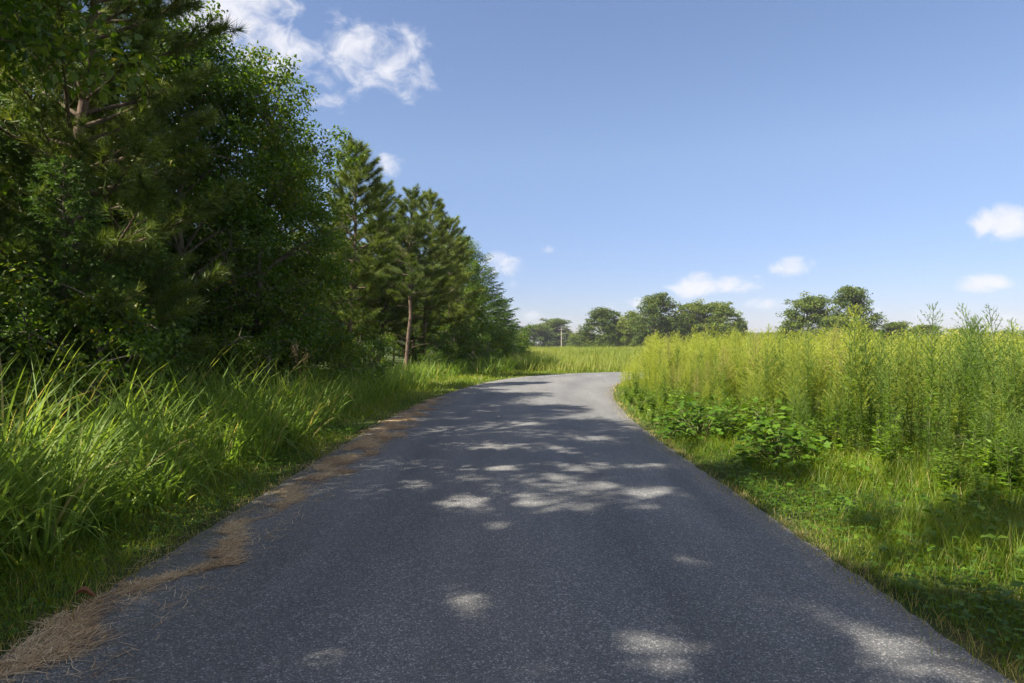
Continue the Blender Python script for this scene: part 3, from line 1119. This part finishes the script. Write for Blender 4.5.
def clover():
    mb = MB()
    for side, x0, x1, y0, y1, dens in ((1, 2.2, 5.8, 2, 9, 420), (-1, -4.2, -2.4, 2, 13, 420), (1, 2.3, 4.5, 9, 16, 150)):
        x, y = sample(x0, x1, y0, y1, dens)
        d, s = road_frame(x, y)
        p = patchy(x, y, 1.3, 5)
        keep = (s == side) & (d > .06) & (d < (3 if side > 0 else 1.3)) & (rng.random(len(x)) < p * 1.1)
        x, y = x[keep], y[keep]
        n = len(x)
        z = .04 + .09 * rng.random(n)
        a = rng.random(n) * 6.283
        sc = .018 + .02 * rng.random(n)
        t = np.clip(.45 + .22 * rng.normal(size=n), 0, 1)
        for k in range(3):
            aa = a + k * 2.094
            ax = np.column_stack([np.cos(aa), np.sin(aa), .15 * rng.normal(size=n)])
            nr = np.column_stack([rng.normal(size=(n, 2)) * .25, np.ones(n)])
            leaves(mb, np.column_stack([x, y, z]), ax, nr, sc, sc * .95, t, .1)
    # scattered broader leaves rising through the right-hand grass
    x, y = sample(2.6, 5.6, 3.2, 9.5, 22)
    d, s = road_frame(x, y)
    keep = (d > .35) & (rng.random(len(x)) < patchy(x, y, 1.9, 2))
    x, y = x[keep], y[keep]
    n = len(x)
    a = rng.random(n) * 6.283
    for k in range(4):
        aa = a + k * 1.57 + rng.normal(size=n) * .3
        ax = np.column_stack([np.cos(aa), np.sin(aa), .25 + .2 * rng.normal(size=n)])
        nr = np.column_stack([rng.normal(size=(n, 2)) * .3, np.ones(n)])
        L = .05 + .05 * rng.random(n)
        leaves(mb, np.column_stack([x, y, .10 + .12 * rng.random(n)]), ax, nr, L, L * .75, np.clip(.7 + .2 * rng.normal(size=n), 0, 1), .1)
    tag(mb.build('clover', M_clover), 'low clover and small round leaves carpeting the verge by the asphalt', 'ground cover', kind='stuff')


clover()


def clump_blades(mb, cx, cy, n, rad, L, wid, segs=7, lean=.30, bend=1.5, tint0=.45):
    a = rng.random(n) * 6.283
    rr = rad * np.sqrt(rng.random(n))
    base = np.column_stack([cx + rr * np.cos(a), cy + rr * np.sin(a), np.full(n, -.01)])
    az = a + rng.normal(size=n) * .7
    ln = L * (.55 + .6 * rng.random(n))
    ti = np.clip(tint0 + .2 * rng.normal(size=n), 0, .93)
    ti[rng.random(n) < .04] = 1
    blades(mb, base, ln, az, lean * rng.random(n) + .04, bend * (.25 + .85 * rng.random(n) ** 1.3), wid * (.7 + .6 * rng.random(n)), segs, ti, rng.normal(size=n) * .5, 2.0)


def tall_grass():
    mb = MB()
    # near bank of long arching grass
    x, y = sample(-6.4, -2.9, 2.6, 13, 7.5)
    d, s = road_frame(x, y)
    front_d = np.interp(y, [2, 4, 6, 8, 10, 13], [.75, .75, .7, .65, .6, .6])
    keep = (d > front_d) & (d < 3.6)
    for cx, cy, dd in zip(x[keep], y[keep], d[keep]):
        g = min(1, .55 + (dd - .5) * .45)
        clump_blades(mb, cx, cy, 27, .20, (1.2 + .65 * rng.random()) * g, .026, 8, .55, 2.3, .38 + .25 * rng.random())
    # further bank, up to the bend
    x, y = sample(-6.5, 2.5, 13, 58, 4.5)
    d, s = road_frame(x, y)
    lim0 = np.interp(y, [13, 16, 20, 25, 33, 58], [.9, 1.1, 1.6, 2.2, 2.6, 2.2])
    keep = (s < 0) & (d > lim0) & (d < lim0 + 2.3)
    for cx, cy in zip(x[keep], y[keep]):
        clump_blades(mb, cx, cy, 16, .3, .75 + .35 * rng.random(), .012 + .0006 * cy, 5, .35, 1.5, .45)
    tag(mb.build('tall_grass', M_tall), 'bank of long arching green grass between the road and the wood', 'tall grass', kind='stuff')


tall_grass()


def tussock(cx, cy, n, rad, L, wid, label, seeds=0):
    r = empty('grass_tussock', (cx, cy, 0))
    tag(r, label, 'grass tussock', 'tussocks on the verge by the wood')
    mb = MB()
    clump_blades(mb, 0, 0, n, rad, L, wid, 7, .35, 1.5, .6)
    mb.build('blade_clump', M_tall, r)
    if seeds:
        s = MB()
        for k in range(seeds):
            a = rng.random() * 6.28
            ln = L * (.95 + .25 * rng.random())
            top = np.array([math.cos(a) * .25, math.sin(a) * .25, ln])
            tube(s, [(0, 0, 0), top * [.35, .35, .55], top], [.004, .003, .002], 3, .3)
            m = 70
            p = top + rng.normal(size=(m, 3)) * [.035, .035, .09] - [0, 0, .04]
            needles(s, p, rng.normal(size=(m, 3)) + [0, 0, 1], .035, .008, .2 + .4 * rng.random(m))
        s.build('seed_head', M_straw, r)


tussock(-3.75, 11.6, 150, .45, 1.25, .014, 'big sunlit pale green tussock nearest the pine straw', 0)
tussock(-4.1, 13.6, 120, .40, 1.25, .015, 'sunlit tussock with reddish seed heads beside the big pale one', 4)
tussock(-3.9, 19.6, 130, .45, 1.0, .017, 'rounded blue green tussock under the pointed pine', 0)
tussock(-3.2, 22.3, 130, .45, 1.05, .018, 'rounded tussock below the bare trunked pine', 0)


def pine_straw():
    mb = MB()
    x, y = sample(-3.1, -1.3, 2.3, 19, 8000)
    d, s = road_frame(x, y)
    inn = -d                                   # metres inside the edge
    c = np.interp(y, [2.3, 3.4, 3.9, 4.4, 4.8, 5.4, 6.1, 6.8, 7.6, 9, 10.5, 12.5, 14.5, 17, 19], [.02, .10, .14, .30, .44, .36, .30, .34, .34, .38, .42, .40, .34, .20, .1])
    hw = np.interp(y, [2.3, 3.4, 3.9, 4.6, 5.4, 6.1, 6.8, 8, 9.5, 11, 13, 15, 17, 19], [.09, .19, .16, .10, .09, .07, .09, .17, .22, .28, .26, .2, .14, .1])
    wob = .09 * np.sin(y * 4.1) + .05 * np.sin(y * 9.3 + 1) + .03 * np.sin(y * 21)
    q = np.abs(inn - c - wob) / hw + .25 * np.sin(x * 31 + 3 * np.sin(y * 11)) + .2 * np.sin(y * 47 + x * 13)
    prob = np.clip(1.25 - q ** 2, 0, 1) * np.clip(1.5 * patchy(x, y, 3.4) - .12 + .3 * np.sin(x * 17 + y * 5), .05, 1)
    prob = np.maximum(prob, .035 * (inn < .75) * (inn > -.1) * patchy(x, y, 3, 4))
    keep = (rng.random(len(x)) < prob) & (s < 0) & (inn > -.2)
    x, y, inn = x[keep], y[keep], inn[keep]
    n = len(x)
    cc = np.clip(1 - (inn / HALF - 1) ** 2, 0, 1)
    z = .004 + .035 * cc + .004 + .016 * rng.random(n)
    a = rng.random(n) * 3.1416 + rng.normal(size=n) * .3
    a = np.where(rng.random(n) < .5, 1.57 + rng.normal(size=n) * .5, a)
    L = .07 + .10 * rng.random(n)
    w = .0022 + .0002 * y
    dx, dy = np.cos(a), np.sin(a)
    dz = rng.normal(size=n) * .05
    bend = rng.normal(size=n) * .2
    P0 = np.column_stack([x, y, z])
    P1 = P0 + np.column_stack([dx, dy, dz]) * (L / 2)[:, None]
    P2 = P1 + np.column_stack([np.cos(a + bend), np.sin(a + bend), -dz]) * (L / 2)[:, None]
    S = np.column_stack([-dy, dx, np.zeros(n)]) * (w / 2)[:, None]
    V = np.stack([P0 - S, P0 + S, P1 - S, P1 + S, P2 - S * .4, P2 + S * .4], 1)
    k = (np.arange(n) * 6)[:, None]
    f = np.concatenate([k + np.array([[0, 1, 3, 2]]), k + np.array([[2, 3, 5, 4]])])
    t = np.clip(.45 + .30 * rng.normal(size=n) + .15 * np.sin(x * 9 + y * 5), 0, 1)
    mb.add(V.reshape(-1, 3), f, np.repeat(t, 6))
    tag(mb.build('pine_straw', M_straw), 'drift of dry brown pine needles along the shaded road edge', 'pine straw', kind='stuff')
    # the curled dead leaf lying on the straw
    lf = MB()
    u = np.linspace(0, 1, 9)
    hw_ = .034 * np.sin(np.pi * u) ** .7
    rows = []
    for sgn in (-1, -.5, 0, .5, 1):
        rows.append(np.column_stack([u * .12, sgn * hw_, .02 + .03 * abs(sgn) ** 2 * np.sin(np.pi * u) + .015 * np.sin(u * 5)]))
    V = np.stack(rows, 1)
    i = np.arange(8)[:, None] * 5
    j = np.arange(4)[None]
    lf.add(V.reshape(-1, 3), np.stack([i + j, i + j + 1, i + 6 + j, i + 5 + j], -1).reshape(-1, 4), np.repeat(u, 5))
    Yl = 1.6 * FPX / (604 - HOR)
    o = lf.build('dead_leaf', M_dead, smooth=True)
    o.location = ((73 - 512) / FPX * Yl, Yl, .03)
    o.rotation_euler = (0, .05, .5)
    tag(o, 'curled reddish brown dead leaf lying on the pine straw', 'leaf')


pine_straw()


# ------------------------------------------------------------------ tall weeds right of the road
def make_weed(seed, H, leafy=1.0, feathery=False, lod=1.0):
    g = np.random.default_rng(seed)
    S, F, P = MB(), MB(), MB()
    t = np.linspace(0, 1, 6)
    bx = np.cumsum(g.normal(size=6) * .02) * H * .5
    by = np.cumsum(g.normal(size=6) * .02) * H * .5
    path = np.column_stack([bx - bx[0], by - by[0], t * H * .97])
    tube(S, path, np.linspace(.007, .0025, 6), 4, .4)

    def at(z):
        return np.column_stack([np.interp(z, path[:, 2], path[:, 0]), np.interp(z, path[:, 2], path[:, 1]), z])
    n = int((230 if not feathery else 260) * leafy * lod)
    u = g.random(n)
    z = H * (.10 + .62 * u)
    a = g.random(n) * 6.283
    el = .55 + .35 * g.normal(size=n)
    d = np.column_stack([np.cos(a), np.sin(a), el])
    L = (.075 + .065 * g.random(n)) * (1.15 - .35 * u)
    leaves(F, at(z), d, np.column_stack([g.normal(size=(n, 2)) * .4, np.ones(n)]), L, (.011 if not feathery else .007) / lod ** .5, np.clip(.4 + .25 * u + .18 * g.normal(size=n), 0, 1), .1)
    nb = int((40 if not feathery else 52) * lod ** .5)
    z0 = .50 if not feathery else .38
    for b in range(nb):
        u = (b + g.random()) / nb
        zz = H * (z0 + (1 - z0 - .03) * u)
        ln = (.34 if not feathery else .40) * H / 1.8 * (1 - u) ** .75 * (.6 + .6 * g.random()) + .05
        aa = b * 2.4 + g.normal() * .4
        e = .75 + .5 * u + g.normal() * .15
        dd = unit(np.array([math.cos(aa), math.sin(aa), e]))
        base = at(np.array([zz]))[0]
        tip = base + dd * ln + np.array([0, 0, .10 * ln])
        w = .0016 / lod ** .5
        sd = unit(np.cross(dd, [0, 0, 1.0])) * w
        P.add([base - sd, base + sd, tip + sd * .5, tip - sd * .5], [[0, 1, 2, 3]], .3)
        m = max(6, int(ln * (130 if not feathery else 160) * lod))
        f = .15 + .85 * g.random(m)
        p = base + (tip - base) * f[:, None]
        dv = unit(dd * .6 + g.normal(size=(m, 3)) * .6 + [0, 0, .25])
        needles(P, p, dv, (.020 + .022 * g.random(m)), .0065 / lod ** .7, np.clip(.45 + .25 * f + .2 * g.normal(size=m), 0, 1))
    return S, F, P


WEED_V = [make_weed(100 + i, 1.8, 1.0, i % 2 == 1) for i in range(6)]
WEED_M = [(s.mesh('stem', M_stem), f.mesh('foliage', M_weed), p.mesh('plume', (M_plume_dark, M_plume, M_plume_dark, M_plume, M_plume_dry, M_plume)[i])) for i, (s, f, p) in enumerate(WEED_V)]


def weed_front(y):
    return np.interp(y, [3, 5, 6.5, 8.7, 12, 16.8, 22, 30], [4.0, 3.3, 2.75, 2.0, 1.05, .55, .2, .2])


def weed_height(x, y, d):
    return (1.50 + .34 * patchy(x, y, .9, 2)) * np.clip(.38 + (d - weed_front(y)) * .62, .36, 1.0)


def put_weed(x, y, h, var, label, group, name='tall_weed', tilt=.05):
    r = empty(name, (x, y, 0))
    s = h / 1.8
    r.scale = (s * random.uniform(.85, 1.1), s * random.uniform(.85, 1.1), s)
    r.rotation_euler = (random.gauss(0, tilt), random.gauss(0, tilt), random.random() * 6.28)
    tag(r, label, 'weed', group)
    for nm, me in zip(('stem', 'foliage', 'plume'), WEED_M[var]):
        o = bpy.data.objects.new(nm, me)
        COL.objects.link(o)
        o.parent = r
    return r


def weeds():
    x, y = sample(2.5, 26, 4.5, 31.5, 9)
    d, s = road_frame(x, y)
    ok = (s > 0) & (d > weed_front(y)) & (x < y * .85 + 2.0) & (rng.random(len(x)) < np.where(d - weed_front(y) < 3, 1, .55))
    x, y, d = x[ok], y[ok], d[ok]
    h = weed_height(x, y, d) * (.74 + .42 * rng.random(len(x)) ** 1.3)
    depth = (d - weed_front(y)) * 1.6 + np.hypot(x, y) * .55
    order = np.argsort(depth)
    near, rest = order[:285], order[285:]
    for i in near:
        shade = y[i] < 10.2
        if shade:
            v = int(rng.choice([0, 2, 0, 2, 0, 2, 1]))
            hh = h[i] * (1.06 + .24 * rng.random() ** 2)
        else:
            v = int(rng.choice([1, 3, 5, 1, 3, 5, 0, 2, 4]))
            hh = h[i] * (.92 + .14 * rng.random())
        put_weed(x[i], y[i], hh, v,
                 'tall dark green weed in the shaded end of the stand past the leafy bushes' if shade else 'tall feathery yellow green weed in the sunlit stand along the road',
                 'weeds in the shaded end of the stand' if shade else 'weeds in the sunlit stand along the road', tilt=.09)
    # everything behind them reads as one mass
    lod = []
    for i in range(4):
        a = MB()
        for part, off in zip(make_weed(200 + i, 1.8, .8, i % 2 == 1, .42), (0, 0, .0)):
            V, F, T = part.arrays()
            base = a.n
            a.v.append(V)
            a.t.append(T)
            a.f += [f + base for f in F]
            a.n += len(V)
        lod.append(a)
    mb = MB()
    grp = rng.integers(4, size=len(rest))
    for k in range(4):
        i = rest[grp == k]
        hh = h[i] / 1.8
        mb.add_copies(lod[k], np.column_stack([x[i], y[i], np.zeros(len(i))]), rng.random(len(i)) * 6.283, np.column_stack([hh * 1.25, hh * 1.25, hh]), .12 * rng.normal(size=len(i)) + .1)
    tag(mb.build('weed_thicket', M_plume), 'thick mass of yellow green weeds filling the field inside the bend', 'weeds', kind='stuff')
    # the individuals that rise clear of the rest
    T = [(928, 300, 8.2, 0, 'tallest dark weed with open branching plume rising clear against the sky'),
         (972, 316, 8.0, 2, 'tall weed with a thin plume between the two tallest dark ones'),
         (1000, 303, 7.7, 2, 'second tallest dark weed, its plume against the sky near the edge of the photograph'),
         (845, 314, 9.2, 0, 'tall dark weed standing in front of the pair of far trees'),
         (795, 330, 11.5, 3, 'tall pale weed in front of the dark spreading far tree')]
    for px, top, Y, v, lab in T:
        put_weed((px - 512) / FPX * Y, Y, 1.6 + (HOR - top) / FPX * Y, v, lab, 'tallest weeds of the stand', tilt=.02)


weeds()


def bushes():
    def lobed(mb, pos, ax, nor, size, tint):
        ang = np.array([-180, -140, -105, -80, -50, -25, 0, 25, 50, 80, 105, 140]) * np.pi / 180
        rad = np.array([.18, .50, .62, .48, .78, .62, 1.0, .62, .78, .48, .62, .50])
        ax = ax / np.linalg.norm(ax)
        sd = np.cross(ax, nor)
        sd /= np.linalg.norm(sd)
        nn = np.cross(sd, ax)
        c = pos + ax * size * .25
        rim = [c + size * .62 * r * (ax * math.cos(a) + sd * math.sin(a)) + nn * size * .10 * (r - .6 - .5 * abs(math.sin(a)) * 0) * -1 for a, r in zip(ang, rad)]
        V = np.vstack([[c - nn * size * .05], rim])
        k = len(ang)
        f = [[0, 1 + i, 1 + (i + 1) % k] for i in range(k)]
        mb.add(V, f, tint)

    def bush(x, y, w, h, n, size, label, tint0):
        r = empty('broadleaf_bush', (x, y, 0))
        tag(r, label, 'bush', 'leafy bushes at the foot of the weeds')
        st, lv = MB(), MB()
        g = np.random.default_rng(int(abs(x * 100) + y * 10))
        for k in range(n):
            a = g.random() * 6.283
            ph = math.acos(1 - g.random() * .95)
            rr = (.55 + .45 * g.random())
            p = np.array([math.cos(a) * math.sin(ph) * w / 2 * rr, math.sin(a) * math.sin(ph) * w / 2 * rr, .08 + h * math.cos(ph) * rr * .95])
            if k % 4 == 0:
                b = np.array([g.normal() * .05, g.normal() * .05, 0])
                tube(st, [b, (b + p) / 2 + [0, 0, .06], p], [.008, .006, .003], 4, .4)
            out = np.array([math.cos(a), math.sin(a), -.15 + .3 * g.normal()])
            nor = unit(np.array([math.cos(a) * .45, math.sin(a) * .45, 1.0]) + g.normal(size=3) * .25)
            lobed(lv, p, out, nor, size * (.45 + .95 * g.random()), float(np.clip(tint0 + .2 * g.normal(), 0, 1)))
        st.build('stem', M_stem, r)
        lv.build('foliage', M_bush, r)
    bush(3.05, 11.0, 1.45, .70, 420, .115, 'dark broad leaved bush at the road side, farther of the two', .4)
    bush(3.35, 8.6, 1.10, .66, 320, .125, 'dark broad leaved bush nearer the camera with big lobed leaves', .4)
    bush(3.95, 10.6, .95, .75, 240, .11, 'lighter yellow green leafy bush behind the two dark bushes', .95)


bushes()


def low_weeds():
    """knee-high leafy weeds between the mown strip and the tall stand"""
    protos = []
    for k in range(4):
        g = np.random.default_rng(300 + k)
        S, F = MB(), MB()
        for q in range(7):
            a = g.random() * 6.283
            top = np.array([math.cos(a) * .16 * g.random(), math.sin(a) * .16 * g.random(), .35 + .22 * g.random()])
            tube(S, [(0, 0, 0), top * [.4, .4, .5], top], [.004, .003, .0015], 3, .5)
            m = 34
            f = .18 + .82 * g.random(m)
            p = top * f[:, None]
            aa = g.random(m) * 6.283
            L_ = (.045 + .045 * g.random(m)) * (1.2 - .6 * f)
            leaves(F, p, np.column_stack([np.cos(aa), np.sin(aa), .35 + .3 * g.normal(size=m)]), np.column_stack([g.normal(size=(m, 2)) * .4, np.ones(m)]), L_, L_ * (.34 if k % 2 else .5), np.clip(.5 + .2 * g.normal(size=m), 0, 1), .1)
        protos.append((S.mesh('stem', M_stem), F.mesh('foliage', M_clover if k % 2 else M_weed)))
    x, y = sample(2.4, 6.5, 6, 19, 5.4)
    d, s = road_frame(x, y)
    wf = weed_front(y)
    ok = (s > 0) & (d > np.maximum(.22, wf - .9)) & (d < wf + .35)
    for cx, cy, dd, w in list(zip(x[ok], y[ok], d[ok], wf[ok]))[:110]:
        r = empty('low_weed', (cx, cy, 0))
        sc = (.45 + .55 * random.random()) * (.8 + .6 * max(0, min(1, (dd - w + .9))))
        r.scale = (sc * 1.2, sc * 1.2, sc)
        r.rotation_euler = (0, 0, random.random() * 6.28)
        tag(r, 'knee high leafy weed at the front foot of the tall stand beside the asphalt', 'weed', 'low weeds in front of the tall stand')
        for nm, me in zip(('stem', 'foliage'), random.choice(protos)):
            o = bpy.data.objects.new(nm, me)
            COL.objects.link(o)
            o.parent = r


low_weeds()


# ------------------------------------------------------------------ the field beyond the bend (stuff)
def far_field():
    mb = MB()
    x, y = sample(-3, 70, 34, 100, 5.0)
    d, s = road_frame(x, y)
    tree_x = np.interp(y, [34, 46, 58, 62, 75], [-.9, .4, 1.6, 1.8, -6])
    keep = (s < 0) & (d > .5) & (x > tree_x) & (x < y * .8)
    x, y, d = x[keep], y[keep], d[keep]
    for cx, cy, dd in zip(x, y, d):
        n = 18
        p = float(patchy(np.array(cx), np.array(cy), .25))
        h = (.50 + .35 * rng.random() + .40 * float(patchy(np.array(cx), np.array(cy), .55, 2))) * min(.88, .35 + dd * .25)
        base = np.column_stack([cx + rng.normal(size=n) * .25, cy + rng.normal(size=n) * .25, np.zeros(n)])
        blades(mb, base, h * (.55 + .65 * rng.random(n)), rng.random(n) * 6.283, .45 * rng.random(n), .3 + 1.0 * rng.random(n), np.full(n, .014 + .0003 * cy), 3, np.clip(.22 + .42 * p + .12 * rng.normal(size=n) + (.12 if rng.random() < .08 else 0), 0, 1), taper=1.2)
    tag(mb.build('meadow_grass', M_field), 'pale yellow green meadow of tall grass beyond the bend', 'meadow', kind='stuff')


far_field()


# ------------------------------------------------------------------ the summer air
def build_haze():
    x0, x1, y0, y1, z0, z1 = -710, 710, -710, 710, -4.2, 20
    b = MB()
    b.add([(x0, y0, z0), (x1, y0, z0), (x1, y1, z0), (x0, y1, z0), (x0, y0, z1), (x1, y0, z1), (x1, y1, z1), (x0, y1, z1)],
          [[0, 3, 2, 1], [4, 5, 6, 7], [0, 1, 5, 4], [1, 2, 6, 5], [2, 3, 7, 6], [3, 0, 4, 7]])
    m, nt, N, L = mat_new('air')
    v = N('ShaderNodeVolumePrincipled')
    v.inputs['Color'].default_value = (.90, .94, 1, 1)
    v.inputs['Density'].default_value = .0003
    v.inputs['Anisotropy'].default_value = .2
    o = N('ShaderNodeOutputMaterial')
    L(v.outputs[0], o.inputs['Volume'])
    tag(b.build('haze', m), 'thin pale summer haze lying over the whole field', 'haze', kind='stuff')


build_haze()
